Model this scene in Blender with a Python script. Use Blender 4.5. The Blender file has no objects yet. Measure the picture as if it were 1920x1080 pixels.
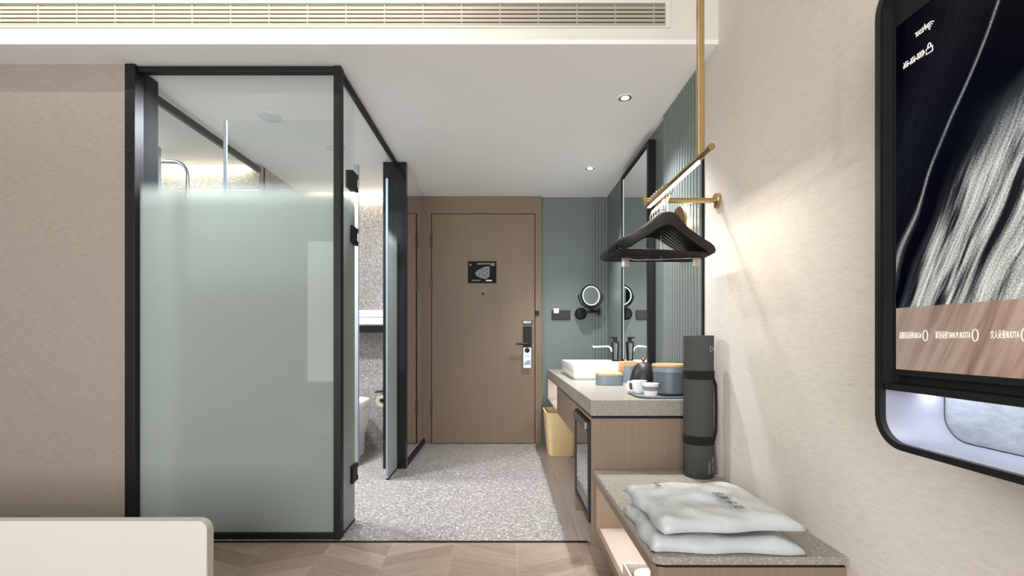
import bpy, bmesh, math, random
from mathutils import Vector, Matrix
random.seed(7)
PI = math.pi
R = math.radians
scn = bpy.context.scene
COL = scn.collection

# ------------------------------------------------------------------ camera
cam_d = bpy.data.cameras.new('camera'); cam = bpy.data.objects.new('camera', cam_d); COL.objects.link(cam)
cam.location = (0, 0, .961); cam.rotation_euler = (R(90), 0, 0)
cam_d.sensor_width = 36; cam_d.lens = 850*36/1920
cam_d.shift_x = 15/1920; cam_d.shift_y = 95/1920
cam_d.clip_start = .02
scn.camera = cam
# ------------------------------------------------------------------ world, exposure
w = bpy.data.worlds.new('world'); scn.world = w; w.use_nodes = True
w.node_tree.nodes['Background'].inputs[0].default_value = (.9, .93, 1, 1)
w.node_tree.nodes['Background'].inputs[1].default_value = .3
scn.view_settings.view_transform = 'Standard'; scn.view_settings.look = 'None'
scn.view_settings.gamma = 1; scn.view_settings.exposure = 0.6
scn.view_settings.use_curve_mapping = False

def area(name, loc, direction, sx, sy, power, color=(1, 1, 1), spread=180, shape='RECTANGLE'):
    l = bpy.data.lights.new(name, 'AREA'); l.shape = shape; l.size = sx; l.size_y = sy
    l.energy = power; l.color = color; l.spread = R(spread)
    o = bpy.data.objects.new(name, l); COL.objects.link(o); o.location = loc
    o.rotation_euler = Vector(direction).to_track_quat('-Z', 'Y').to_euler()
    return o
def spot(name, loc, direction, power, angle, blend=.4, radius=.03, color=(1, 1, 1)):
    l = bpy.data.lights.new(name, 'SPOT'); l.energy = power; l.spot_size = R(angle); l.spot_blend = blend
    l.shadow_soft_size = radius; l.color = color
    o = bpy.data.objects.new(name, l); COL.objects.link(o); o.location = loc
    o.rotation_euler = Vector(direction).to_track_quat('-Z', 'Y').to_euler()
    return o
WARM = (1, .90, .76); NEU = (.97, .98, 1); COOL = (.90, .94, 1)
# room: daylight window behind the camera and ceiling fitting
area('window_daylight', (-1.2, -2.1, 1.35), (0, 1, 0), 3.2, 2.0, 105, (.95, .975, 1))
area('cove_light_lamp', (-1.6, 1.62, 2.60), (0, .75, -.35), 3.0, .05, 9, (1, .96, .88))
# entry corridor downlights
spot('downlight_lamp_near', (.657, 2.46, 2.24), (0, 0, -1), 100, 94, 1, .03, NEU)
spot('downlight_lamp_far', (.66, 3.48, 2.24), (0, 0, -1), 100, 94, 1, .03, NEU)
# bathroom downlight, cove over the back wall, shower cove
area('bathroom_downlight_lamp', (-1.38, 2.66, 2.245), (0, 0, -1), .1, .1, 24, COOL, 170, 'DISK')
area('bathroom_cove_lamp', (-1.3, 3.975, 2.262), (0, .2, -1), .9, .03, 2.6, WARM)
area('toilet_fill_light', (-1.15, 3.10, 2.245), (0, 0, -1), .1, .1, 7, COOL, 80, 'DISK')  # added fill, brightens the dark bathroom floor
area('shower_fill_light', (-2.4, 2.85, 2.245), (0, 0, -1), .12, .12, 12, COOL, 170, 'DISK')  # added fill out of view, brightens the dark shower
area('shower_cove_lamp', (-2.35, 3.345, 2.262), (0, .2, -1), .9, .03, 3.5, WARM)

# ------------------------------------------------------------------ materials
def lin(h):
    h = h.lstrip('#'); c = [int(h[i:i+2], 16)/255 for i in (0, 2, 4)]
    return tuple((x/12.92 if x <= .04045 else ((x+.055)/1.055)**2.4) for x in c) + (1,)
class N:
    def __init__(s, name):
        s.m = bpy.data.materials.new(name); s.m.use_nodes = True; s.t = s.m.node_tree
        s.t.nodes.clear(); s.out = s.t.nodes.new('ShaderNodeOutputMaterial')
    def n(s, typ, **kw):
        nd = s.t.nodes.new('ShaderNode'+typ)
        for k, v in kw.items(): setattr(nd, k, v)
        return nd
    def l(s, a, b): s.t.links.new(a, b)
    def m_(s, op, a, b=None, c=None, clamp=False):
        nd = s.n('Math', operation=op, use_clamp=clamp)
        for i, v in enumerate((a, b, c)):
            if v is None: continue
            if isinstance(v, (int, float)): nd.inputs[i].default_value = v
            else: s.l(v, nd.inputs[i])
        return nd.outputs[0]
    def coord(s, scale=(1, 1, 1), loc=(0, 0, 0), rot=(0, 0, 0)):
        tc = s.n('TexCoord'); mp = s.n('Mapping'); s.l(tc.outputs['Object'], mp.inputs[0])
        mp.inputs['Scale'].default_value = scale; mp.inputs['Location'].default_value = loc
        mp.inputs['Rotation'].default_value = rot
        return mp.outputs[0]
    def noise(s, vec, scale=5, detail=4, rough=.5, dist=0):
        nd = s.n('TexNoise'); s.l(vec, nd.inputs['Vector']); nd.inputs['Scale'].default_value = scale
        nd.inputs['Detail'].default_value = detail; nd.inputs['Roughness'].default_value = rough
        nd.inputs['Distortion'].default_value = dist
        return nd.outputs['Fac']
    def ramp(s, fac, stops, interp='LINEAR'):
        nd = s.n('ValToRGB'); nd.color_ramp.interpolation = interp
        els = nd.color_ramp.elements
        while len(els) > 1: els.remove(els[-1])
        for i, (p, c) in enumerate(stops):
            e = els[0] if i == 0 else els.new(p)
            e.position = p; e.color = lin(c) if isinstance(c, str) else c
        s.l(fac, nd.inputs[0]); return nd.outputs['Color']
    def mix(s, f, a, b, mode='MIX'):
        nd = s.n('MixRGB', blend_type=mode)
        for i, v in enumerate((f, a, b)):
            if isinstance(v, str): v = lin(v)
            if isinstance(v, (int, float, tuple)): nd.inputs[i].default_value = v
            else: s.l(v, nd.inputs[i])
        return nd.outputs[0]
    def bsdf(s, color, rough=.6, metal=0, bump=None, bs=.2, bd=.002, **kw):
        b = s.n('BsdfPrincipled')
        if isinstance(color, str): color = lin(color)
        if isinstance(color, tuple): b.inputs['Base Color'].default_value = color
        else: s.l(color, b.inputs['Base Color'])
        if isinstance(rough, (int, float)): b.inputs['Roughness'].default_value = rough
        else: s.l(rough, b.inputs['Roughness'])
        b.inputs['Metallic'].default_value = metal
        for k, v in kw.items():
            k = k.replace('_', ' ')
            if hasattr(v, 'links'): s.l(v, b.inputs[k])
            else: b.inputs[k].default_value = v
        if bump is not None:
            bp = s.n('Bump'); bp.inputs['Strength'].default_value = bs; bp.inputs['Distance'].default_value = bd
            s.l(bump, bp.inputs['Height']); s.l(bp.outputs[0], b.inputs['Normal'])
        return b.outputs[0]
    def done(s, shader): s.l(shader, s.out.inputs[0]); return s.m

def plain(name, color, rough=.5, metal=0, var=.04, scale=30, bs=0, **kw):
    g = N(name); v = g.coord(); f = g.noise(v, scale, 3)
    c = lin(color); a = tuple(x*(1-var) for x in c[:3])+(1,); b = tuple(min(1, x*(1+var)) for x in c[:3])+(1,)
    return g.done(g.bsdf(g.ramp(f, [(.3, a), (.7, b)]), rough, metal, bump=f if bs else None, bs=bs, **kw))
def wallpaper(name, base, dark):
    g = N(name)
    v = g.coord((26, 26, 170)); f1 = g.noise(v, 1, 6, .65)
    v2 = g.coord((90, 90, 14)); f2 = g.noise(v2, 1, 3, .5)
    v3 = g.coord((14, 14, 60), (3, 5, 1)); f3 = g.noise(v3, 1, 5, .6)
    c = g.ramp(f1, [(.35, dark), (.62, base)])
    fl = g.ramp(f3, [(.27, '#8a7d6c'), (.33, '#ffffff')])
    c = g.mix(.22, c, fl, 'MULTIPLY')
    h = g.m_('ADD', f1, g.m_('MULTIPLY', f2, .5))
    return g.done(g.bsdf(c, .85, bump=h, bs=.22, bd=.0015))
def wood(name, c1, c2, rough=.5, horizontal=False):
    g = N(name)
    v = g.coord((3, 3, 130) if horizontal else (130, 130, 2.2)); f = g.noise(v, 1, 6, .6, .4)
    v2 = g.coord((.8, .8, 8) if horizontal else (9, 9, .6)); f2 = g.noise(v2, 1, 3, .5, 1)
    c = g.ramp(f, [(.3, c1), (.7, c2)])
    c = g.mix(g.m_('MULTIPLY', f2, .25), c, c1)
    return g.done(g.bsdf(c, rough, bump=f, bs=.08))
def speckle(name, base, stops, scale, rough=.45, thr=.35, amount=1, bs=0):
    g = N(name); v = g.coord()
    nz = g.n('TexNoise'); nz.inputs['Scale'].default_value = scale*.8; g.l(v, nz.inputs['Vector'])
    vv = g.n('VectorMath', operation='MULTIPLY_ADD'); g.l(nz.outputs['Color'], vv.inputs[0])
    vv.inputs[1].default_value = (.5/scale,)*3; g.l(v, vv.inputs[2])
    def layer(sc, prev, th):
        vo = g.n('TexVoronoi'); vo.inputs['Scale'].default_value = sc; g.l(vv.outputs[0], vo.inputs['Vector'])
        sep = g.n('SeparateColor'); g.l(vo.outputs['Color'], sep.inputs[0])
        col = g.ramp(sep.outputs[0], stops, 'CONSTANT')
        size = g.m_('MULTIPLY', sep.outputs[1], th)
        mask = g.m_('LESS_THAN', vo.outputs['Distance'], size)
        return g.mix(g.m_('MULTIPLY', mask, amount), prev, col)
    c = layer(scale, lin(base), thr*2.0)
    c = layer(scale*2.1, c, thr*1.9)
    return g.done(g.bsdf(c, rough))

M = {}
M['wallpaper'] = wallpaper('wallpaper', '#d8d1c8', '#cfc7bd')
M['wallpaper_taupe'] = wallpaper('wallpaper_taupe', '#9a8f85', '#90857b')
M['ceiling'] = plain('ceiling_paint', '#f0efee', .9, 0, .01, 4)
M['white_paint'] = plain('white_paint', '#ddd9cf', .8, 0, .01, 4)
M['wood'] = wood('walnut_veneer', '#7f6d5c', '#8b7866')
M['wood_door'] = wood('door_veneer', '#75624f', '#806c58')
M['wood_pale'] = wood('pale_veneer', '#c8b9ae', '#d9cbc2')
M['bamboo'] = wood('bamboo_lid', '#c9935f', '#e2b382', .45, True)
M['black'] = plain('black_metal', '#131313', .5, 0, Specular_IOR_Level=.3)
M['dark_matte'] = plain('dark_matte_panel', '#1d1e1f', .7, 0, Specular_IOR_Level=.15)
M['black_gloss'] = plain('black_gloss', '#1b1f20', .12, 0)
M['black_plastic'] = plain('black_plastic', '#1a1a1c', .45)
M['black_wood'] = plain('black_lacquered_wood', '#0b0b0c', .38, 0, .1, 60, Specular_IOR_Level=.3)
M['brass'] = plain('brushed_brass', '#c8ad80', .28, 1.0, .06, 120)
M['copper'] = plain('copper', '#c5744d', .2, 1)
M['chrome'] = plain('chrome', '#c9ccd0', .12, 1)
M['steel'] = plain('brushed_steel', '#9b9ea0', .3, 1)
M['hook_metal'] = plain('hook_metal', '#cbbfae', .2, 1)
M['bronze'] = plain('bronze_metal', '#4b382b', .35, .8)
M['ceramic'] = plain('ceramic', '#f2f2ef', .12, 0, .005)
M['blue_grey'] = plain('blue_grey_lacquer', '#7d8791', .4, 0, .02)
M['blue_grey_dark'] = plain('blue_grey_dark', '#5d666e', .4, 0, .02)
M['white_plastic'] = plain('white_plastic', '#e8e8e6', .35, 0, .01)
M['cream'] = plain('cream_leather', '#c9c4ba', .6, 0, .01, 8)
M['towel'] = plain('towel', '#f0efee', .9, 0, .03, 200, .4)
M['paper'] = plain('tissue_paper', '#eadfcb', .9, 0, .02)
M['card'] = plain('cardboard_core', '#7b5c3f', .9)
M['mat'] = plain('yoga_mat_rubber', '#40413e', .8, 0, .03, 400, .25)
M['strap'] = plain('elastic_strap', '#070707', .9, 0, .05, 300, .2)
M['white_text'] = plain('white_print', '#efeae2', .6)
M['grey_text'] = plain('grey_print', '#85868a', .6)
M['mat_text'] = plain('mat_print', '#9a9b96', .6)
M['dark_text'] = plain('dark_print', '#2b2b2d', .6)
M['blue_text'] = plain('blue_print', '#8ba0c4', .6)
M['green'] = plain('green_grey_panel', '#68726e', .45, 0, .02, 3)
M['slat'] = plain('green_slat', '#717a77', .4, 0, .02, 3)
M['vent'] = plain('vent_metal', '#a9a294', .5, 0, .01)
M['lavender'] = plain('lavender_lacquer', '#9b9ca8', .38, 0, .01)
M['terrazzo'] = speckle('terrazzo_floor', '#86817d', [(0, '#bbb7b3'), (.3, '#9f9a96'), (.5, '#736b68'), (.65, '#a09995'), (.85, '#6b6764')], 85, .42, .36)
M['mosaic'] = speckle('speckled_wall', '#8f8883', [(0, '#d8d4cf'), (.35, '#b3aba6'), (.6, '#857d79'), (.8, '#c4bbb5')], 115, .5, .36)
M['stone'] = speckle('speckled_stone', '#8f8a80', [(0, '#bab4a7'), (.35, '#8a8478'), (.6, '#aca597'), (.85, '#7d786d')], 130, .38, .26)

def mk_emit(name, color, strength):
    g = N(name); e = g.n('Emission'); e.inputs[0].default_value = color + (1,); e.inputs[1].default_value = strength
    return g.done(e.outputs[0])
M['led'] = mk_emit('led_white', (1, .95, .85), 3)
M['lamp_face'] = mk_emit('lamp_face', (1, .97, .93), 4)
M['lamp_face_off'] = plain('lamp_diffuser', '#d9dbe2', .4, 0, .01)
M['lamp_glow'] = mk_emit('lamp_glow', (1, .90, .70), 3.0)
M['tv_text'] = mk_emit('tv_text', (1, .93, .82), .8)
M['cove_led'] = mk_emit('cove_led', (1, .94, .82), 5)

def mirror_mat():
    g = N('mirror_silver'); return g.done(g.bsdf((.86, .89, .88, 1), .01, 1.0))
M['mirror'] = mirror_mat()
def glass(name, tint=(.955, .975, .965), frost=None, refl=1.0):
    g = N(name)
    tr = g.n('BsdfTransparent'); tr.inputs[0].default_value = tint+(1,)
    gl = g.n('BsdfGlossy'); gl.inputs['Roughness'].default_value = .02
    lw = g.n('LayerWeight'); lw.inputs[0].default_value = .5
    fz = g.m_('ADD', .045, g.m_('MULTIPLY', .95, g.m_('POWER', lw.outputs['Facing'], 5)))
    body = tr.outputs[0]
    if frost:
        z0, z1, col = frost
        di = g.n('BsdfDiffuse'); di.inputs[0].default_value = lin(col)
        tl = g.n('BsdfTranslucent'); tl.inputs[0].default_value = lin(col)
        ms = g.n('MixShader'); ms.inputs[0].default_value = .5; g.l(di.outputs[0], ms.inputs[1]); g.l(tl.outputs[0], ms.inputs[2])
        tc = g.n('TexCoord'); sp = g.n('SeparateXYZ'); g.l(tc.outputs['Object'], sp.inputs[0])
        mr = g.n('MapRange'); mr.interpolation_type = 'SMOOTHSTEP'; g.l(sp.outputs[2], mr.inputs[0])
        mr.inputs[1].default_value = z0; mr.inputs[2].default_value = z1
        mr.inputs[3].default_value = .93; mr.inputs[4].default_value = 0
        m2 = g.n('MixShader'); g.l(mr.outputs[0], m2.inputs[0]); g.l(tr.outputs[0], m2.inputs[1]); g.l(ms.outputs[0], m2.inputs[2])
        body = m2.outputs[0]
    mx = g.n('MixShader'); g.l(g.m_('MULTIPLY', fz, refl), mx.inputs[0]); g.l(body, mx.inputs[1]); g.l(gl.outputs[0], mx.inputs[2])
    return g.done(mx.outputs[0])
M['glass_clear'] = glass('clear_glass')
M['glass_frost'] = glass('frosted_glass', (.95, .965, .96), (1.60, 1.73, '#b4bdb7'), .4)
M['glass_edge'] = plain('glass_edge', '#a9b4bd', .2, 0, .02)
M['fridge_glass'] = plain('fridge_glass', '#33383a', .03, 0, .02, 3, 0, Specular_IOR_Level=1.0, Coat_Weight=1.0, Coat_IOR=2.2, Coat_Roughness=.02)

def chevron_mat():
    g = N('chevron_oak'); tc = g.n('TexCoord'); sp = g.n('SeparateXYZ'); g.l(tc.outputs['Object'], sp.inputs[0])
    x, y = sp.outputs[0], sp.outputs[1]
    W = .288
    u = g.m_('DIVIDE', g.m_('ADD', x, 6*W*2 + .233), W)         # apex (pointing away) at even u
    iu = g.m_('FLOOR', u); fu = g.m_('FRACT', u)
    odd = g.m_('MODULO', iu, 2)
    a = g.m_('ABSOLUTE', g.m_('SUBTRACT', odd, fu))             # 0 at apex, 1 at valley
    v = g.m_('ADD', y, g.m_('MULTIPLY', a, W*.43))
    pv = g.m_('DIVIDE', g.m_('ADD', v, 20.03), .105)
    ip = g.m_('FLOOR', pv); fp = g.m_('FRACT', pv)
    wn = g.n('TexWhiteNoise', noise_dimensions='2D'); cx = g.n('CombineXYZ'); g.l(iu, cx.inputs[0]); g.l(ip, cx.inputs[1]); g.l(cx.outputs[0], wn.inputs['Vector'])
    # grain runs along the plank
    c2 = g.n('CombineXYZ'); g.l(g.m_('MULTIPLY', u, 1.2), c2.inputs[0]); g.l(g.m_('MULTIPLY', pv, 3.2), c2.inputs[1]); g.l(g.m_('MULTIPLY', wn.outputs[0], 30), c2.inputs[2])
    f = g.noise(c2.outputs[0], 2.2, 5, .6, .6)
    tone = g.m_('ADD', g.m_('MULTIPLY', f, .7), g.m_('MULTIPLY', wn.outputs[0], .45))
    col = g.ramp(tone, [(.25, '#7b695d'), (.6, '#928072'), (.9, '#a5958a')])
    s1 = g.m_('LESS_THAN', fp, .035); s2 = g.m_('LESS_THAN', fu, .012)
    seam = g.m_('MAXIMUM', s1, s2)
    col = g.mix(g.m_('MULTIPLY', seam, .4), col, '#b5a799')
    return g.done(g.bsdf(col, .42, bump=f, bs=.05))
M['chevron'] = chevron_mat()
def plank_mat():
    g = N('pale_plank'); tc = g.n('TexCoord'); sp = g.n('SeparateXYZ'); g.l(tc.outputs['Object'], sp.inputs[0])
    px = g.m_('DIVIDE', g.m_('ADD', sp.outputs[0], 5.01), .145); ip = g.m_('FLOOR', px); fp = g.m_('FRACT', px)
    wn = g.n('TexWhiteNoise', noise_dimensions='1D'); g.l(ip, wn.inputs['W'])
    v = g.coord((70, 3, 1)); f = g.noise(v, 1, 5, .6, .3)
    col = g.ramp(g.m_('ADD', g.m_('MULTIPLY', f, .7), g.m_('MULTIPLY', wn.outputs[0], .25)), [(.2, '#8f7f75'), (.8, '#b5a79d')])
    col = g.mix(g.m_('MULTIPLY', g.m_('LESS_THAN', fp, .02), .6), col, '#5e534c')
    return g.done(g.bsdf(col, .3))
M['plank'] = plank_mat()
def basket_mat():
    g = N('woven_straw'); tc = g.n('TexCoord')
    wv = g.n('TexBrick'); mp = g.n('Mapping'); g.l(tc.outputs['Object'], mp.inputs[0]); mp.inputs['Rotation'].default_value = (R(90), 0, R(0))
    g.l(mp.outputs[0], wv.inputs['Vector']); wv.inputs['Scale'].default_value = 28
    wv.inputs['Color1'].default_value = lin('#f3dcb0'); wv.inputs['Color2'].default_value = lin('#ecd09c'); wv.inputs['Mortar'].default_value = lin('#cfa869')
    wv.inputs['Mortar Size'].default_value = .03
    return g.done(g.bsdf(wv.outputs['Color'], .7, bump=wv.outputs['Fac'], bs=-.4, bd=.003))
M['basket'] = basket_mat()
def panel_mat():
    g = N('quilted_backing'); v = g.coord((30, 30, 60)); f = g.noise(v, 1, 5, .6)
    return g.done(g.bsdf(g.ramp(f, [(.3, '#8f969c'), (.7, '#a9b0b5')]), .8, bump=f, bs=.6, bd=.004))
M['backing'] = panel_mat()
def bag_mat():
    g = N('white_plastic_film'); v = g.coord((9, 9, 9)); f = g.noise(v, 1, 4, .5, .7)
    f2 = g.noise(g.coord((26, 7, 10), (4, 2, 1)), 1, 3, .5, 1.2)
    return g.done(g.bsdf('#c0c3c4', .32, bump=g.m_('ADD', f, g.m_('MULTIPLY', f2, .35)), bs=.7, bd=.009, Subsurface_Weight=.15, Subsurface_Radius=(.01, .01, .01)))
M['bag'] = bag_mat()
def tv_mat():
    # screen lies in the Y-Z plane; local y runs towards the camera (negative), local z up from the bottom edge
    g = N('tv_picture'); tc = g.n('TexCoord'); sp = g.n('SeparateXYZ'); g.l(tc.outputs['Object'], sp.inputs[0])
    u = g.m_('MULTIPLY', sp.outputs[1], -1); v = sp.outputs[2]       # u from the far edge, v from the bottom
    wob = g.noise(g.coord((0, 2.6, 2.2)), 1, 2, .5)
    wv = g.m_('MULTIPLY', g.m_('SUBTRACT', wob, .5), .10)
    # curved strands: w = u - slope * v
    vv = g.m_('SUBTRACT', v, .223)
    w_ = g.m_('ADD', g.m_('SUBTRACT', u, g.m_('ADD', g.m_('MULTIPLY', vv, .40), g.m_('MULTIPLY', g.m_('POWER', g.m_('MAXIMUM', vv, 0), 2), .10))), wv)
    cx = g.n('CombineXYZ'); g.l(g.m_('MULTIPLY', w_, 150), cx.inputs[0]); g.l(g.m_('MULTIPLY', v, 5), cx.inputs[1])
    st = g.noise(cx.outputs[0], 1, 5, .7)
    cx2 = g.n('CombineXYZ'); g.l(g.m_('MULTIPLY', w_, 30), cx2.inputs[0]); g.l(g.m_('MULTIPLY', v, 3), cx2.inputs[1]); cx2.inputs[2].default_value = 4
    st2 = g.noise(cx2.outputs[0], 1, 3, .6, .3)
    grain = g.noise(g.coord((0, 420, 420)), 1, 2, .8)
    # main fan
    edge = g.m_('SUBTRACT', w_, .035)
    mm = g.m_('MULTIPLY', edge, 28, clamp=True)
    top = g.m_('MULTIPLY', g.m_('SUBTRACT', g.m_('ADD', .33, g.m_('MULTIPLY', u, .72)), v), 9, clamp=True)
    fan = g.m_('MULTIPLY', mm, top)
    holes = g.m_('MULTIPLY', g.m_('SUBTRACT', st2, .36), 7, clamp=True)
    fan = g.m_('MULTIPLY', fan, g.m_('ADD', g.m_('MULTIPLY', holes, .85), .12))
    strand = g.m_('MULTIPLY', g.m_('SUBTRACT', 1, g.m_('DIVIDE', g.m_('ABSOLUTE', w_), g.m_('ADD', .006, g.m_('MULTIPLY', g.m_('MAXIMUM', g.m_('SUBTRACT', .35, v), 0), .09)))), 1, clamp=True)
    faint = g.m_('MULTIPLY', g.m_('MULTIPLY', g.m_('SUBTRACT', .10, g.m_('ABSOLUTE', g.m_('ADD', w_, .08))), 3, clamp=True), .25)
    tot = g.m_('ADD', g.m_('ADD', fan, g.m_('MULTIPLY', strand, .7)), faint)
    tex = g.m_('MULTIPLY', g.m_('SUBTRACT', g.m_('ADD', g.m_('MULTIPLY', st, .8), g.m_('MULTIPLY', grain, .7)), .42), 2.1, clamp=True)
    val = g.m_('MULTIPLY', tot, tex)
    col = g.ramp(val, [(0, '#02030b'), (.25, '#2b2d33'), (.6, '#93958f'), (1, '#d8d9cf')])
    # lower caption band
    bs = g.ramp(st2, [(.36, '#5f4234'), (.47, '#94776a'), (.6, '#a99384')])
    bs = g.mix(g.m_('MULTIPLY', g.m_('SUBTRACT', 1, g.m_('MULTIPLY', u, 4.5)), .75, clamp=True), bs, '#8f8579')
    bs = g.mix(g.m_('MULTIPLY', st, .35), bs, '#6d5446')
    band = g.m_('LESS_THAN', v, .128)
    col = g.mix(band, col, bs)
    e = g.n('Emission'); g.l(col, e.inputs[0]); e.inputs[1].default_value = .95
    gl = g.n('BsdfGlossy'); gl.inputs[0].default_value = (1, 1, 1, 1); gl.inputs[1].default_value = .15
    mx = g.n('MixShader'); mx.inputs[0].default_value = .003; g.l(e.outputs[0], mx.inputs[1]); g.l(gl.outputs[0], mx.inputs[2])
    return g.done(mx.outputs[0])
M['tv'] = tv_mat()

# ------------------------------------------------------------------ mesh helpers
class MB:
    def __init__(s): s.bm = bmesh.new()
    def box(s, x0, x1, y0, y1, z0, z1, bev=0, seg=2):
        b = bmesh.new()
        r = bmesh.ops.create_cube(b, size=1)
        for v in b.verts: v.co = Vector(((x0+x1)/2+v.co.x*(x1-x0), (y0+y1)/2+v.co.y*(y1-y0), (z0+z1)/2+v.co.z*(z1-z0)))
        if bev: bmesh.ops.bevel(b, geom=list(b.edges), offset=bev, segments=seg, profile=.5, affect='EDGES')
        s.join(b); return s
    def join(s, b, mat=None):
        mp = {}
        for v in b.verts: mp[v] = s.bm.verts.new(mat @ v.co if mat else v.co)
        for f in b.faces:
            try: s.bm.faces.new([mp[v] for v in f.verts])
            except ValueError: pass
        b.free()
    def tube(s, pts, r, n=12, cap=True):
        pts = [Vector(p) for p in pts]; rs = r if isinstance(r, (list, tuple)) else [r]*len(pts)
        rings = []; up = None
        for i, p in enumerate(pts):
            t = (pts[min(i+1, len(pts)-1)]-pts[max(i-1, 0)]).normalized()
            if up is None:
                up = Vector((0, 0, 1)) if abs(t.z) < .9 else Vector((1, 0, 0))
            a = t.cross(up).normalized(); up = a.cross(t).normalized()
            rings.append([s.bm.verts.new(p+(a*math.cos(2*PI*k/n)+up*math.sin(2*PI*k/n))*rs[i]) for k in range(n)])
        s._skin(rings, cap); return s
    def _skin(s, rings, cap=True):
        n = len(rings[0])
        for a, b in zip(rings, rings[1:]):
            for k in range(n): s.bm.faces.new([a[k], a[(k+1) % n], b[(k+1) % n], b[k]])
        if cap:
            s.bm.faces.new(list(reversed(rings[0]))); s.bm.faces.new(rings[-1])
    def loft(s, rings, cap=True):
        s._skin([[s.bm.verts.new(Vector(p)) for p in r] for r in rings], cap); return s
    def lathe(s, prof, c=(0, 0, 0), n=32, axis='z', cap=True):
        rings = []
        for r, h in prof:
            ring = []
            for k in range(n):
                a = 2*PI*k/n; q = (r*math.cos(a), r*math.sin(a), h)
                if axis == 'x': q = (h, r*math.cos(a), r*math.sin(a))
                if axis == 'y': q = (r*math.cos(a), h, r*math.sin(a))
                ring.append(Vector(c)+Vector(q))
            rings.append(ring)
        s.loft(rings, cap); return s
    def prism(s, pts, axis, a, b, bev=0):
        # pts 2-D outline; axis = normal direction
        def q(p, h):
            return {'x': (h, p[0], p[1]), 'y': (p[0], h, p[1]), 'z': (p[0], p[1], h)}[axis]
        bb = bmesh.new()
        v0 = [bb.verts.new(q(p, a)) for p in pts]; v1 = [bb.verts.new(q(p, b)) for p in pts]
        n = len(pts)
        f0 = bb.faces.new(list(reversed(v0))); f1 = bb.faces.new(v1)
        for k in range(n): bb.faces.new([v0[k], v0[(k+1) % n], v1[(k+1) % n], v1[k]])
        if bev:
            es = list(f0.edges)+list(f1.edges)
            bmesh.ops.bevel(bb, geom=es, offset=bev, segments=2, profile=.5, affect='EDGES')
        s.join(bb); return s
    def build(s, name, mat, parent=None, smooth=False, kind=None, label=None, angle=35, origin=None):
        bmesh.ops.delete(s.bm, geom=[v for v in s.bm.verts if not v.link_faces], context='VERTS')
        off = Vector(origin) if origin is not None else Vector((0, 0, 0))
        if parent is not None: off = worldloc(parent) + off
        for v in s.bm.verts: v.co -= off
        bmesh.ops.recalc_face_normals(s.bm, faces=list(s.bm.faces))
        me = bpy.data.meshes.new(name); s.bm.to_mesh(me); s.bm.free()
        o = bpy.data.objects.new(name, me); COL.objects.link(o)
        me.materials.append(M[mat] if isinstance(mat, str) else mat)
        if smooth:
            me.shade_smooth() if hasattr(me, 'shade_smooth') else None
            try: me.set_sharp_from_angle(angle=R(angle))
            except Exception: pass
        if parent is not None: o.parent = parent
        if origin is not None: o.location = Vector(origin)
        if kind: o['kind'] = kind
        if label: o['label'] = label
        return o
def worldloc(o):
    v = Vector(o.location)
    while o.parent: o = o.parent; v += Vector(o.location)
    return v
def thing(name, label, cat, loc=(0, 0, 0), rotz=0, group=None):
    o = bpy.data.objects.new(name, None); COL.objects.link(o); o.empty_display_size = .05
    o.location = loc; o.rotation_euler = (0, 0, rotz); o['label'] = label; o['category'] = cat
    if group: o['group'] = group
    return o
def tag(o, label, cat, group=None):
    o['label'] = label; o['category'] = cat
    if group: o['group'] = group
    return o
def B(x0, x1, y0, y1, z0, z1, bev=0): return MB().box(x0, x1, y0, y1, z0, z1, bev)
def struct(name, mb, mat, parent=None, smooth=False): return mb.build(name, mat, parent, smooth, kind='structure')
def rrect(cx, cy, w, d, r, n=6):
    pts = []
    for qx, qy, a0 in ((1, 1, 0), (-1, 1, 90), (-1, -1, 180), (1, -1, 270)):
        for k in range(n+1):
            a = R(a0+90*k/n); pts.append((cx+qx*(w/2-r)+r*math.cos(a), cy+qy*(d/2-r)+r*math.sin(a)))
    return pts
def rings(specs):   # (cx, cy, z, w, d, r)
    return [[(p[0], p[1], z) for p in rrect(cx, cy, w_, d, r)] for cx, cy, z, w_, d, r in specs]
def text_mesh(name, body, size, mat, ext=.0002, align='LEFT', width=None, space=1):
    cu = bpy.data.curves.new(name, 'FONT'); cu.body = body; cu.size = size; cu.extrude = ext; cu.align_x = align
    cu.align_y = 'CENTER'; cu.space_character = space; cu.resolution_u = 4
    o = bpy.data.objects.new(name, cu); COL.objects.link(o)
    bpy.context.view_layer.update()
    me = bpy.data.meshes.new_from_object(o.evaluated_get(bpy.context.evaluated_depsgraph_get()))
    bpy.data.objects.remove(o); bpy.data.curves.remove(cu)
    me.name = name; me.materials.clear(); me.materials.append(M[mat])
    if width and len(me.vertices):
        x0 = min(v.co.x for v in me.vertices); x1 = max(v.co.x for v in me.vertices)
        for v in me.vertices: v.co.x = (v.co.x-x0)/(x1-x0)*width
    o = bpy.data.objects.new(name, me); COL.objects.link(o)
    return o
def text(name, body, size, mat, parent, loc, xdir, ydir, align='LEFT', ext=.0002, width=None):
    o = text_mesh(name, body, size, mat, ext, align, width)
    X = Vector(xdir).normalized(); Y = Vector(ydir).normalized(); Z = X.cross(Y)
    o.parent = parent
    o.rotation_euler = Matrix((X, Y, Z)).transposed().to_euler(); o.location = Vector(loc)-worldloc(parent)
    return o

CE = 2.268      # low ceiling
WX = .951       # right wall
DY = 4.19       # door plane
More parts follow.
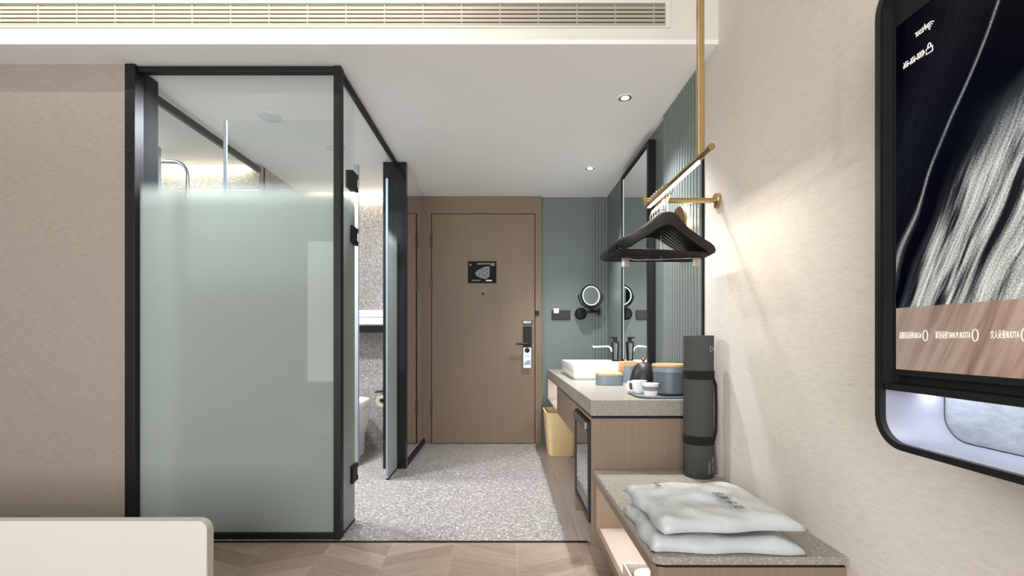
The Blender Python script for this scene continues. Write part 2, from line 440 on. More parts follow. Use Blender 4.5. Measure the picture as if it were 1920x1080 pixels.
# ------------------------------------------------------------------ structure
struct('floor', B(-3.6, WX+.05, -2.3, 2.135, -.05, 0), 'chevron')
struct('floor', B(-3.0, .30, 2.15, DY+.1, -.05, 0), 'terrazzo')
struct('floor', B(.30, WX+.05, 2.15, DY+.1, -.05, 0), 'plank')
struct('trim_1', B(-1.9, .395, 2.135, 2.15, -.05, .003), 'black')
struct('wall_right', B(WX, WX+.1, -2.3, 2.150, 0, 2.8), 'wallpaper')
struct('trim_2', B(WX-.008, WX+.02, 2.150, 2.160, 0, CE), 'black')
struct('wall_right', B(WX, WX+.1, 2.160, DY+.1, 0, CE+.1), 'green')
# ribbed part of the right wall
rib = MB()
y = 2.162; k = 0
while y < 2.665:
    rib.box(WX-.020, WX+.002, y, y+.024, .60, CE, .004, 2); y += .036
struct('wall_right', rib, 'slat')
M['slat_gap_shade'] = plain('slat_gap_shade', '#262b2a', .8)  # dark backing, groove shade between the ribs put into the colour
struct('wall_right', B(WX-.004, WX+.001, 2.1605, 2.668, .60, CE), 'slat_gap_shade')
struct('wall_entry', B(-.80, WX+.05, DY, DY+.1, 0, CE+.1), 'green')
rib = MB(); x = .815
while x < WX-.01:
    rib.box(x, x+.022, DY-.010, DY+.002, .60, CE, .002, 1); x += .030
struct('wall_entry', rib, 'green')
struct('wall_left', B(-3.6, -1.802, 2.160, 2.26, 0, CE), 'wallpaper_taupe')
struct('wall_room_left', B(-3.7, -3.6, -2.3, 2.26, 0, 2.8), 'wallpaper_taupe')
wb = MB(); wb.box(-3.6, -2.9, -2.4, -2.3, 0, 2.8); wb.box(.5, WX+.1, -2.4, -2.3, 0, 2.8); wb.box(-2.9, .5, -2.4, -2.3, 0, .3); wb.box(-2.9, .5, -2.4, -2.3, 2.4, 2.8)
struct('wall_back', wb, 'wallpaper_taupe')
wn = struct('window_1', B(-2.9, .5, -2.36, -2.34, .3, 2.4), 'glass_clear')
struct('ceiling', B(-3.7, WX+.1, -2.4, 2.02, 2.75, 2.85), 'white_paint')
struct('ceiling', B(-3.7, WX+.1, 2.012, DY+.1, CE, CE+.02), 'ceiling')
# vertical drop holding the grille, with the grille opening left free
fa = MB()
GX0, GX1, GZ0, GZ1 = -3.3, .716, 2.345, 2.447
fa.box(-3.7, WX+.1, 2.012, 2.03, CE+.02, GZ0); fa.box(-3.7, WX+.1, 2.012, 2.03, GZ1, 2.75)
fa.box(-3.7, GX0, 2.012, 2.03, GZ0, GZ1); fa.box(GX1, WX+.1, 2.012, 2.03, GZ0, GZ1)
fa.box(-3.7, WX+.1, 2.14, 2.16, CE+.02, 2.75)
struct('ceiling', fa, 'white_paint')
struct('cove_lip_shield', MB().box(-3.4, .9, 1.56, 1.58, 2.56, 2.66).box(-3.4, .9, 1.58, 1.662, 2.56, 2.57), 'white_paint')   # cove lip; unseen shelf added to shield left wall from cove light
tag(B(-3.1, -.1, 1.60, 1.605, 2.60, 2.615).build('cove_light_strip', 'cove_led'), 'warm light strip hidden in the ceiling cove above the air vent', 'light strip')
# bathroom shell
struct('trim_4', B(-1.125, -1.095, 3.40, 3.43, 0, CE), 'glass_edge')
struct('wall_bathroom_back', B(-1.95, -.80, 4.02, 4.2, 0, CE), 'mosaic')
struct('wall_bathroom_side', B(-1.90, -1.83, 3.45, 4.05, 0, CE), 'mosaic')
struct('wall_shower_back', B(-3.0, -1.83, 3.39, 3.47, 0, CE), 'mosaic')
struct('wall_shower_left', B(-3.05, -2.98, 2.26, 3.47, 0, CE), 'mosaic')
struct('wall_stub', B(-1.80, -1.762, 2.205, 2.31, 0, CE-.002), 'dark_matte')
struct('wall_pier', B(-.894, -.722, 3.35, 3.40, 0, CE-.001), 'black_gloss')
struct('wall_pier', B(-.894, -.785, 3.40, DY, 0, CE-.001), 'white_paint')

# entrance door
d = bpy.data.objects.new('door_1', None); COL.objects.link(d); d.location = (-.2, DY, 0); d['kind'] = 'structure'
fr = MB(); fr.box(-.738, -.668, DY-.035, DY-.001, 0, CE-.002); fr.box(.287, .345, DY-.035, DY-.001, 0, CE-.002); fr.box(-.668, .287, DY-.035, DY-.001, 2.108, CE-.002)
fr.build('door_frame', 'wood_door', d)
B(-.660, .280, DY-.045, DY-.004, .006, 2.100, .002).build('door_leaf', 'wood_door', d)
B(-.668, .287, DY-.008, DY-.002, 0, 2.108).build('door_gap', 'black', d)
for z in (1.80, 1.40, .28):
    B(-.672, -.655, DY-.055, DY-.040, z, z+.12, .003).build('hinge', 'bronze', d)
B(.175, .252, DY-.065, DY-.045, .885, 1.075, .006).build('lock_plate', 'black', d)
hd = MB().tube([(.215, DY-.065, .915), (.215, DY-.10, .915), (.205, DY-.105, .915), (.11, DY-.105, .915)], .009).build('door_handle', 'bronze', d, True)
MB().lathe([(.001, 0), (.012, 0), (.012, .006), (.001, .006)], (-.192, DY-.051, 1.37), 16, 'y').build('peephole', 'black', d)
B(.283, .32, DY-.052, DY-.036, 1.175, 1.215, .003).build('door_latch', 'black', d)

# evacuation plan on the door
t = thing('evacuation_plan', 'black evacuation plan sign mounted on the wooden entrance door', 'sign', (-.20, DY-.05, 1.47))
B(-.330, -.070, DY-.050, DY-.0455, 1.468, 1.668, .001).build('sign_plate', 'dark_matte', t)
plan = [(-.262, 1.565), (-.24, 1.585), (-.215, 1.598), (-.19, 1.612), (-.155, 1.622), (-.132, 1.618), (-.132, 1.53), (-.15, 1.515), (-.17, 1.505), (-.215, 1.518), (-.245, 1.53), (-.258, 1.545)]
MB().prism(plan, 'y', DY-.0508, DY-.0500).build('printed_floor_plan', 'grey_text', t)
g_ = MB()
for px_, pz in ((-.22, 1.57), (-.20, 1.59), (-.20, 1.55), (-.18, 1.575), (-.175, 1.54), (-.155, 1.56), (-.155, 1.59), (-.225, 1.545)):
    g_.box(px_-.006, px_+.006, DY-.0514, DY-.0507, pz-.005, pz+.005)
g_.build('printed_rooms', 'dark_text', t)
text('printed_title', 'EVACUATION PLAN', .0175, 'white_text', t, (-.085, DY-.0512, 1.644), (-1, 0, 0), (0, 0, 1))
text('printed_title', '疏散图', .012, 'white_text', t, (-.085, DY-.0512, 1.630), (-1, 0, 0), (0, 0, 1))
MB().prism([(-.318, 1.628), (-.295, 1.628), (-.306, 1.652)], 'y', DY-.0508, DY-.05).build('printed_emblem', 'grey_text', t)
B(-.295, -.215, DY-.0508, DY-.05, 1.488, 1.498).build('printed_caption', 'grey_text', t)
B(-.165, -.11, DY-.0508, DY-.05, 1.486, 1.498).build('printed_caption', 'white_text', t)
# small sign above lock
t = thing('door_sticker', 'small black and white sticker above the door lock', 'sticker', (.21, DY-.046, 1.09))
B(.17, .26, DY-.0478, DY-.0455, 1.088, 1.13, .001).build('sticker_sheet', 'black_plastic', t)
for xx in (.178, .192, .205, .222, .238): B(xx, xx+.009, DY-.0484, DY-.0478, 1.100, 1.124).build('printed_block', 'white_text', t)
# door hanger
t = thing('door_hanger', 'white and blue do not disturb card hanging from the door lock', 'door hanger', (.21, DY-.075, .70))
hp = [(.176, .695), (.246, .695), (.246, .880), (.176, .880)]
MB().prism(hp, 'y', DY-.072, DY-.070).build('card', 'white_plastic', t)
MB().lathe([(.001, 0), (.023, 0), (.023, .001), (.001, .001)], (.211, DY-.0735, .855), 20, 'y').build('card_hole', 'black', t)
MB().prism([(.182, .735), (.21, .765), (.24, .765), (.24, .725), (.182, .722)], 'y', DY-.0730, DY-.0721).build('printed_picture', 'blue_text', t)
text('printed_word', 'ZZZ', .022, 'grey_text', t, (.232, DY-.0728, .80), (-1, 0, 0), (0, 0, 1))

# ------------------------------------------------------------------ glass partition of the bathroom
t = thing('glass_partition', 'tall frosted glass screen in a black frame enclosing the bathroom', 'partition', (-1.29, 2.185, 0))
B(-1.800, -1.752, 2.150, 2.205, 0, CE-.002, .002).build('frame_post', 'black', t)
B(-.815, -.780, 2.165, 2.205, 0, CE-.002, .002).build('frame_post', 'black', t)
B(-1.752, -.815, 2.168, 2.205, CE-.028, CE-.003, .002).build('frame_rail', 'black', t)
B(-1.752, -.815, 2.168, 2.205, .002, .030, .002).build('frame_rail', 'black', t)
B(-1.752, -.815, 2.182, 2.192, .028, CE-.028).build('glass_pane', 'glass_frost', t)
B(-.812, -.785, 2.205, 3.349, CE-.028, CE-.003, .002).build('frame_rail', 'black', t)
B(-.802, -.790, 2.205, 2.400, .010, CE-.028).build('glass_pane', 'glass_frost', t)
B(-.805, -.787, 2.205, 2.400, .001, .010).build('sill_strip', 'black', t)
t = thing('side_screen', 'narrow frosted glass panel between the open bathroom door and the black pier', 'partition', (-.79, 3.2, 0))
B(-.802, -.790, 3.085, 3.349, .010, CE-.029).build('glass_pane', 'glass_frost', t)
B(-.805, -.787, 3.085, 3.349, .001, .010).build('sill_strip', 'black', t)
B(-.803, -.789, 3.079, 3.0850, .010, 2.05).build('edge_seal', 'glass_edge', t)
# open door of the bathroom, swung inwards
d = bpy.data.objects.new('door_2', None); COL.objects.link(d); d.location = (-.80, 2.41, 0); d['kind'] = 'structure'
B(-1.470, -.815, 2.400, 2.410, .012, 2.115).build('glass_pane', 'glass_frost', d)
B(-1.486, -1.470, 2.398, 2.412, .012, 2.118, .002).build('edge_seal', 'glass_edge', d)
for z in (1.785, 1.500, .258):
    hb = MB(); hb.box(-.815, -.776, 2.33, 2.405, z-.045, z+.045, .003); 
    h = hb.build('hinge', 'black', d)
    h2 = MB(); h2.tube([(-.785, 2.412, z-.045), (-.785, 2.412, z-.022)], .010); h2.tube([(-.785, 2.412, z+.022), (-.785, 2.412, z+.045)], .010)
    h2.build('knuckle', 'black', h, True)
MB().tube([(-1.42, 2.415, .95), (-1.42, 2.45, .95), (-1.42, 2.45, 1.25), (-1.42, 2.415, 1.25)], .009).build('door_handle', 'steel', d, True)
# shower glass wall on the far left
t = thing('shower_screen', 'clear shower screen under a dark ceiling rail behind the frosted glass', 'shower screen', (-1.83, 2.8, 0))
B(-1.845, -1.815, 2.30, 3.388, CE-.065, CE-.028, .002).build('rail', 'black_plastic', t)
B(-1.835, -1.825, 2.32, 3.385, .01, CE-.066).build('glass_pane', 'glass_clear', t)
t = thing('shower_curtain_rail', 'curved metal shower rail seen through the clear top of the glass', 'rail', (-2.3, 3.2, 2.0))
pts = [(-2.75, 3.05, 2.17)]+[(-2.2+.09*math.sin(a*PI/16), 3.02, 2.05+.09*math.cos(a*PI/16)) for a in range(0, 9)]+[(-2.11, 3.02, 1.2)]
MB().tube(pts, .012).build('pipe', 'steel', t, True)
MB().tube([(-2.11, 3.02, 1.45), (-2.11, 3.389, 1.45)], .008).build('bracket', 'steel', t, True)
t = thing('shower_cabinet', 'pale shower caddy panel standing behind the clear top of the glass', 'panel', (-2.22, 2.9, 0))
B(-2.26, -2.205, 2.88, 2.92, .001, 2.19, .004).build('panel', 'glass_edge', t)
B(-2.245, -2.22, 2.86, 2.879, 1.3, 2.10, .002).build('grip', 'white_plastic', t)
# bathroom downlight
t = thing('bathroom_downlight', 'round flush downlight in the bathroom ceiling behind the clear top of the glass', 'downlight', (-1.38, 2.66, CE))
MB().lathe([(.001, 0), (.062, 0), (.062, -.006), (.052, -.008), (.001, -.008)], (-1.38, 2.66, CE-.001), 32).build('diffuser', 'lamp_face_off', t, True)
for x_, y_, lb in ((-1.15, 3.10, 'added round downlight in the bathroom ceiling, brightening the floor by the toilet'), (-2.4, 2.85, 'added unseen round downlight brightening the shower')):
    t = thing('bathroom_downlight', lb, 'downlight', (x_, y_, CE))  # added fixtures to go with the toilet and shower fill lights
    MB().lathe([(.001, 0), (.062, 0), (.062, -.006), (.052, -.008), (.001, -.008)], (x_, y_, CE-.001), 32).build('diffuser', 'lamp_face_off', t, True)
# bathroom shelf with towels, toilet, roll
t = thing('towel_shelf', 'black wall shelf in the bathroom below the speckled wall', 'shelf', (-1.1, 3.92, 1.02))
B(-1.30, -.93, 3.80, 4.018, 1.015, 1.070, .003).build('shelf_board', 'black', t)
for k_, (z, w_) in enumerate(((1.071, .32), (1.137, .30))):
    o = MB().loft(rings([(-1.10, 3.90, z, w_-.03, .17, .01), (-1.10, 3.90, z+.012, w_, .20, .03), (-1.10, 3.90, z+.054, w_, .20, .03), (-1.10, 3.90, z+.065, w_-.03, .17, .01)])).build('folded_towel', 'towel', None, True)
    tag(o, ['white folded towel lying directly on the black bathroom shelf', 'white folded towel on top of the other on the bathroom shelf'][k_], 'towel', 'folded towels on the bathroom shelf')
t = thing('toilet', 'white toilet seen through the open bathroom door', 'toilet', (-1.30, 3.62, 0))
MB().loft(rings([(-1.30, 3.62, .002, .26, .50, .08), (-1.30, 3.62, .15, .26, .52, .08), (-1.30, 3.60, .36, .38, .60, .15), (-1.30, 3.60, .405, .39, .61, .16)])).build('bowl', 'ceramic', t, True)
MB().loft(rings([(-1.30, 3.60, .406, .38, .60, .16), (-1.30, 3.60, .445, .39, .61, .17), (-1.30, 3.60, .465, .37, .58, .16)])).build('lid', 'white_plastic', t, True)
t = thing('toilet_roll_holder', 'toilet paper roll on a holder beside the toilet', 'toilet paper holder', (-.95, 3.78, .46))
rr = MB(); rr.lathe([(.02, -.05), (.05, -.05), (.05, .05), (.02, .05), (.02, -.05)], (-.99, 3.72, .46), 28, 'y', False)
rr.build('paper_roll', 'paper', t, True)
MB().lathe([(.012, -.051), (.020, -.051), (.020, .051), (.012, .051), (.012, -.051)], (-.99, 3.72, .46), 20, 'y', False).build('paper_core', 'card', t, True)
hh = MB(); hh.tube([(-.99, 3.80, .46), (-.99, 3.66, .46)], .008); hh.box(-1.05, -.895, 3.66, 3.79, .525, .530); hh.box(-.905, -.896, 3.64, 3.80, .43, .535)
hh.build('bracket', 'black', t)

# ------------------------------------------------------------------ full-length mirror on the left
t = thing('full_length_mirror', 'full-length wall mirror reflecting the entrance door', 'mirror', (-.74, 3.8, 0))
B(-.784, -.733, 3.412, DY-.036, .045, CE-.006).build('mirror_glass', 'mirror', t)
B(-.784, -.728, 3.402, 3.412, .03, CE-.004).build('frame', 'bronze', t)
B(-.784, -.724, 3.402, DY-.036, .001, .044).build('base', 'black', t)
B(-.720, -.708, 3.36, 3.37, 1.08, 1.15, .002).build('pull', 'black', t) if False else None

# ------------------------------------------------------------------ vanity mirror on the right
t = thing('vanity_mirror', 'tall black framed wall mirror above the wash basin', 'mirror', (.93, 3.16, .78))
Y0, Y1, Z0, Z1 = 2.84, 3.50, .775, 2.21
B(.915, .948, Y0+.02, Y1-.02, Z0+.02, Z1-.02).build('mirror_glass', 'mirror', t)
fm = MB(); fm.box(.905, .950, Y0, Y0+.035, Z0, Z1); fm.box(.905, .950, Y1-.014, Y1, Z0, Z1); fm.box(.905, .950, Y0+.035, Y1-.014, Z1-.02, Z1); fm.box(.905, .950, Y0+.035, Y1-.014, Z0, Z0+.02)
fm.build('frame', 'black', t)
B(.9125, .9150, Y1-.034, Y1-.022, Z0+.03, Z1-.03).build('light_strip', mk_emit('mirror_led', (.85, .95, .93), .5), t)

# ------------------------------------------------------------------ air vent in the ceiling drop
t = thing('air_vent', 'long linear air conditioning grille in the white ceiling drop', 'air vent', (-1.3, 2.02, 2.39))
vf = MB()
vf.box(GX0-.015, GX1+.02, 2.006, 2.0115, GZ1, GZ1+.012); vf.box(GX0-.015, GX1+.02, 2.006, 2.0115, GZ0-.006, GZ0)
vf.box(GX1, GX1+.02, 2.006, 2.0115, GZ0, GZ1); vf.box(GX0-.015, GX0, 2.006, 2.0115, GZ0, GZ1)
vf.build('frame', 'white_paint', t)
for i in range(5):
    z = GZ0+.004+i*.0185
    s_ = MB(); s_.loft([[(xx, 2.012, z), (xx, 2.012, z+.013), (xx, 2.028, z+.017), (xx, 2.028, z+.004)] for xx in (GX0+.001, GX1-.001)])
    s_.build('slat', 'vent', t)
for i in range(22):
    xx = GX1-.05-i*.171
    if xx > GX0+.02: B(xx-.003, xx+.003, 2.014, 2.04, GZ0, GZ1).build('rib', 'vent', t)
B(GX0, GX1, 2.10, 2.12, GZ0-.02, GZ1+.02).build('duct_back', 'bronze', t)
# ------------------------------------------------------------------ ceiling downlights
for i, (x, y, lb) in enumerate(((.657, 2.46, 'recessed ceiling downlight nearer the clothes rail'), (.66, 3.48, 'recessed ceiling downlight nearer the entrance door'))):
    t = thing('ceiling_downlight', lb, 'downlight', (x, y, CE), 0, 'ceiling downlights over the vanity')
    MB().lathe([(.035, -.004), (.040, -.004), (.042, 0), (.036, 0), (.035, -.004)], (x, y, CE), 32, 'z', False).build('trim_ring', 'ceiling', t, True)
    MB().lathe([(.036, -.003), (.030, -.002), (.022, -.0015)], (x, y, CE), 32, 'z', False).build('reflector', 'steel', t, True)
    MB().lathe([(.001, -.0018), (.022, -.0018), (.022, -.0012), (.001, -.0012)], (x, y, CE), 32).build('lamp_lens', 'lamp_face', t)

# ------------------------------------------------------------------ vanity counter
t = thing('vanity_counter', 'grey speckled stone vanity counter on walnut cabinets', 'vanity', (.67, 3.1, 0))
B(.400, WX-.002, 2.085, DY-.012, .605, .680, .004).build('worktop', 'stone', t)
B(.412, WX-.002, 2.095, DY-.012, .592, .605).build('shadow_gap', 'black', t)
B(.405, WX-.002, 2.095, 2.115, .0, .592, .001).build('side_panel', 'wood', t)
B(.405, WX-.002, 2.54, 2.60, .0, .592, .001).build('side_panel', 'wood', t)
B(.405, .43, 2.115, 2.54, .578, .592).build('top_rail', 'wood', t)
B(.405, .43, 2.115, 2.54, .07, .095).build('plinth', 'wood', t)
dr = B(.405, WX-.01, 2.60, 3.47, .400, .592, .001).build('drawer', 'wood', t)
nb = MB(); nb.box(.405, WX-.01, 3.47, DY-.012, .400, .415); nb.box(.92, WX-.01, 3.47, DY-.012, .415, .592); nb.box(.405, WX-.01, DY-.022, DY-.012, .415, .592)
nb.build('open_niche', 'wood_pale', t)
MB().box(.55, .57, 3.52, 4.10, .586, .5915).build('light_strip', 'lamp_glow', t)
area('niche_lamp', (.56, 3.82, .584), (0, 0, -1), .02, .55, .8, (1, .90, .84))
# minibar fridge
t = thing('minibar_fridge', 'small glass-door fridge built into the vanity cabinet', 'fridge', (.45, 2.33, .1))
B(.43, .90, 2.12, 2.535, .10, .57).build('body', 'black_plastic', t)
fd = MB(); fd.box(.395, .428, 2.12, 2.15, .10, .57, .002); fd.box(.395, .428, 2.505, 2.535, .10, .57, .002); fd.box(.395, .428, 2.15, 2.505, .10, .13); fd.box(.395, .428, 2.15, 2.505, .52, .57)
door = fd.build('door', 'black_plastic', t)
B(.399, .420, 2.15, 2.505, .13, .52).build('glass_pane', 'fridge_glass', door)
B(.380, .396, 2.14, 2.50, .530, .565, .004).build('door_handle', 'steel', door)
# niche contents
o = MB().lathe([(.001, 0), (.03, 0), (.035, .03), (.028, .075), (.001, .085)], (.50, 3.60, .4155), 20).build('shoe_polish_jar', 'black_gloss', None, True)
tag(o, 'small black jar in the open niche under the counter', 'jar')
o = B(.435, .475, 3.50, 3.53, .4155, .50, .004).build('white_bottle', 'white_plastic', None, True)
tag(o, 'small white bottle in the open niche under the counter', 'bottle')
# waste basket
t = thing('waste_basket', 'yellow woven waste basket under the far end of the vanity', 'waste basket', (.49, 3.80, 0))
cx, cy = .475, 3.82
MB().loft(rings([(cx, cy, .001, .20, .26, .04), (cx, cy, .01, .215, .275, .045), (cx, cy, .35, .27, .34, .05), (cx, cy, .36, .275, .345, .052), (cx, cy, .36, .255, .325, .045), (cx, cy, .05, .20, .26, .04)])).build('body', 'basket', t, True)
# basin
t = thing('wash_basin', 'white rectangular vessel basin on the stone counter', 'basin', (.69, 3.42, .68))
bx0, bx1, by0, by1 = .472, .895, 3.09, 3.75
bx, by = (bx0+bx1)/2, (by0+by1)/2; bw, bd = bx1-bx0, by1-by0
MB().loft(rings([(bx, by, .681, bw-.03, bd-.03, .02), (bx, by, .70, bw-.01, bd-.01, .025), (bx, by, .783, bw, bd, .025), (bx, by, .787, bw-.004, bd-.004, .025),
    (bx-.02, by, .787, bw-.06, bd-.02, .02), (bx-.02, by, .775, bw-.066, bd-.026, .02), (bx-.02, by, .72, bw-.10, bd-.07, .03)])).build('bowl', 'ceramic', t, True)
MB().lathe([(.001, 0), (.022, 0), (.022, .004), (.001, .004)], (bx, by, .721), 20).build('drain', 'chrome', t, True)
# tap
t = thing('tap', 'tall black mixer tap with a chrome spout on the basin', 'tap', (.875, 3.52, .787))
tx, ty = .858, 3.50
MB().loft(rings([(tx, ty, .788, .052, .052, .02), (tx, ty, .80, .045, .045, .018), (tx, ty, .92, .058, .052, .018), (tx, ty, .935, .058, .052, .018), (tx, ty, .94, .045, .045, .018)])).build('tap_body', 'black_gloss', t, True)
lv = MB(); lv.tube([(tx, ty, .94), (tx, ty, .965)], .014); lv.box(tx-.035, tx+.018, ty-.012, ty+.012, .962, .975, .004)
lv.build('lever', 'black', t, True)
MB().tube([(tx-.02, ty, .86), (tx-.035, ty, .895), (tx-.055, ty, .905), (tx-.16, ty, .900), (tx-.172, ty, .893)], [.010, .010, .009, .009, .012]).build('spout', 'chrome', t, True)
# magnifying mirror
t = thing('magnifying_mirror', 'round magnifying mirror on a black wall arm by the basin', 'shaving mirror', (.71, DY-.02, 1.19))
MB().lathe([(.001, 0), (.052, 0), (.055, -.012), (.04, -.03), (.001, -.032)], (.705, DY-.0105, 1.19), 32, 'y').build('wall_plate', 'black', t, True)
am = MB(); am.tube([(.72, DY-.04, 1.20), (.86, DY-.07, 1.205)], .008); am.tube([(.86, DY-.07, 1.205), (.775, DY-.11, 1.22)], .008); am.tube([(.72, DY-.035, 1.16), (.72, DY-.05, 1.24)], .012)
am.tube([(.86, DY-.07, 1.175), (.86, DY-.07, 1.235)], .013)
am.tube([(.775, DY-.11, 1.20), (.775, DY-.11, 1.245)], .009)
am.build('arm', 'black', t, True)
mc = (.778, DY-.13, 1.345)
yk = MB(); yk.tube([(mc[0]+.108*math.cos(R(a)), mc[1]+.01, mc[2]+.108*math.sin(R(a))) for a in range(175, 366, 10)], .006)
yk.build('yoke', 'black', t, True)
mr = MB().lathe([(.001, .012), (.098, .012), (.100, 0), (.096, -.008), (.088, -.008), (.088, .010)], mc, 40, 'y', False).build('mirror_housing', 'black', t, True, origin=Vector(mc)-worldloc(t))
MB().lathe([(.088, -.003), (.088, -.007), (.078, -.007), (.078, -.003)], mc, 40, 'y', False).build('light_ring', 'white_plastic', mr, True)
MB().lathe([(.001, -.004), (.078, -.004), (.078, .003), (.001, .003)], mc, 40, 'y').build('mirror_glass', 'mirror', mr)
mr.rotation_euler = (0, 0, R(18))
# switch panel
t = thing('switch_panel', 'dark switch panel on the green wall beside the door', 'switch', (.53, DY, 1.17))
B(.440, .612, DY-.012, DY-.0005, 1.135, 1.225, .003).build('plate', 'black_plastic', t)
B(.445, .525, DY-.0135, DY-.0115, 1.14, 1.22, .001).build('switch_button', 'black_plastic', t)
B(.53, .607, DY-.0135, DY-.0115, 1.14, 1.22, .001).build('switch_button', 'black_plastic', t)
B(.458, .505, DY-.018, DY-.0136, 1.195, 1.240, .002).build('key_card', 'white_plastic', t)

# ------------------------------------------------------------------ things on the counter
CT = .6805
t = thing('tissue_box', 'blue-grey oval tissue box with a bamboo lid in front of the basin', 'tissue box', (.76, 2.80, CT))
cx, cy = .645, 2.78
MB().loft(rings([(cx, cy, CT, .155, .12, .045), (cx, cy, CT+.003, .16, .125, .048), (cx, cy, CT+.058, .16, .125, .048)])).build('box_body', 'blue_grey', t, True)
MB().loft(rings([(cx, cy, CT+.0585, .16, .125, .048), (cx, cy, CT+.068, .16, .125, .048), (cx, cy, CT+.070, .155, .12, .045)])).build('lid', 'bamboo', t, True)
ts = MB().loft(rings([(cx-.005, cy, CT+.0705, .035, .012, .005), (cx-.0, cy+.003, CT+.08, .045, .02, .009), (cx+.006, cy-.002, CT+.088, .015, .004, .0018)])).build('tissue', 'towel', t, True)
t = thing('canister_with_scoop', 'blue-grey canister with a curved bamboo lid behind the tissue box', 'canister', (.87, 2.86, CT))
cx, cy = .815, 2.95
MB().loft(rings([(cx, cy, CT, .10, .10, .045), (cx, cy, CT+.105, .10, .10, .045)])).build('canister_body', 'blue_grey', t, True)
pr = [(x_-.048, z_) for x_, z_ in [(.795, CT+.062), (.825, CT+.06), (.838, CT+.085), (.835, CT+.103), (.85, CT+.106), (.915, CT+.107), (.918, CT+.128), (.90, CT+.136), (.845, CT+.134), (.80, CT+.13), (.797, CT+.10)]]
MB().prism(pr, 'y', cy-.03, cy+.03, .003).build('curved_lid', 'bamboo', t, True)
t = thing('kettle', 'black dome-shaped kettle with a copper knob on the counter', 'kettle', (.80, 2.58, CT))
cx, cy = .775, 2.52
MB().lathe([(.001, .001), (.070, .001), (.075, .01), (.074, .04), (.069, .075), (.060, .105), (.045, .130), (.028, .145), (.012, .150), (.001, .151)], (cx, cy, CT), 36).build('kettle_body', 'black_plastic', t, True)
MB().lathe([(.001, 0), (.006, 0), (.006, .006), (.011, .012), (.011, .019), (.006, .024), (.001, .025)], (cx, cy, CT+.150), 20).build('lid_knob', 'copper', t, True)
MB().tube([(cx+.055, cy+.02, CT+.10), (cx+.095, cy+.035, CT+.135), (cx+.12, cy+.045, CT+.12), (cx+.125, cy+.047, CT+.05), (cx+.105, cy+.04, CT+.015), (cx+.06, cy+.02, CT+.02)], .008).build('handle', 'black_plastic', t, True)
MB().tube([(cx+.01, cy+.060, CT+.07), (cx+.01, cy+.095, CT+.10), (cx+.01, cy+.105, CT+.12)], [.014, .009, .006]).build('spout', 'black_gloss', t, True)
t = thing('ice_bucket', 'blue-grey ice bucket with a bamboo lid beside the yoga mat', 'ice bucket', (.78, 2.25, CT))
cx, cy = .818, 2.245
MB().lathe([(.001, .012), (.070, .012), (.074, .016), (.077, .14), (.075, .142), (.001, .142)], (cx, cy, CT), 40).build('bucket_body', 'blue_grey_dark', t, True)
MB().lathe([(.079, .118), (.079, .142), (.0785, .143), (.0785, .118)], (cx, cy, CT), 40, 'z', False).build('rim_band', 'blue_grey', t, True)
MB().lathe([(.001, .1435), (.081, .1435), (.083, .148), (.081, .156), (.001, .157)], (cx, cy, CT), 40).build('lid', 'bamboo', t, True)
t = thing('tray', 'blue-grey rounded serving tray at the near corner of the counter', 'tray', (.72, 2.25, CT))
MB().loft(rings([(.765, 2.24, CT, .24, .24, .06), (.765, 2.24, CT+.003, .26, .25, .06), (.765, 2.24, CT+.010, .268, .256, .06), (.765, 2.24, CT+.010, .258, .246, .055), (.765, 2.24, CT+.004, .24, .23, .05)])).build('tray_body', 'blue_grey', t, True)
def cup(x, y, lb, handle):
    t = thing('coffee_cup', lb, 'cup', (x, y, CT+.004), 0, 'white cups on the tray')
    MB().lathe([(.001, .001), (.026, .001), (.030, .006), (.038, .062), (.039, .064), (.036, .063), (.028, .008), (.001, .006)], (x, y, CT+.004), 32).build('cup_body', 'ceramic', t, True)
    if handle: MB().tube([(x-.036+0, y, CT+.06), (x-.055, y-.004, CT+.062), (x-.062, y-.005, CT+.045), (x-.055, y-.004, CT+.02), (x-.030, y, CT+.015)], .005).build('handle', 'ceramic', t, True)
    return t
cup(.685, 2.30, 'white coffee cup with its handle to the left on the tray', True)
t = cup(.700, 2.165, 'white handleless cup with a grey paper sleeve on the tray', False)
MB().lathe([(.0300, .022), (.0380, .050), (.0385, .050), (.0315, .022)], (.700, 2.165, CT+.004), 32, 'z', False).build('paper_sleeve', plain('grey_sleeve', '#8d8583', .7), t, True)

# ------------------------------------------------------------------ luggage bench
t = thing('luggage_bench', 'low walnut luggage bench with a speckled stone top against the wall', 'bench', (.68, 1.67, 0))
pts = [(.412, 2.083), (.412, 1.275)]+[(.412+.026-.026*math.cos(R(a)), 1.275-.026*math.sin(R(a))) for a in (30, 60)]+[(.438, 1.249), (WX-.002, 1.249), (WX-.002, 2.083)]
MB().prism(pts, 'z', .336, .358, .003).build('bench_top', 'stone', t)
B(.425, WX-.002, 1.262, 2.083, .326, .336).build('shadow_gap', 'black', t)
pts = [(.420, 1.30), (.420, 1.285), (.43, 1.265), (.445, 1.257), (WX-.002, 1.257), (WX-.002, 1.285), (.445, 1.285), (.445, 1.30)]
MB().prism(pts, 'z', 0, .326).build('end_panel', 'wood', t)
B(.420, WX-.002, 2.065, 2.083, 0, .326).build('end_panel', 'wood', t)
B(.420, .445, 1.30, 2.065, .296, .326).build('top_rail', 'wood', t)
B(.420, .436, 1.30, 2.065, .060, .096).build('shelf_edge', 'wood', t)
B(.436, WX-.004, 1.30, 2.065, .078, .096).build('shelf', 'wood_pale', t)
B(WX-.012, WX-.002, 1.30, 2.065, .096, .326).build('back_panel', 'wood_pale', t)
B(.46, .50, 1.30, 2.065, 0, .060).build('toe_kick', 'black', t)
B(.50, .515, 1.35, 2.02, .320, .3255).build('light_strip', 'lamp_glow', t)
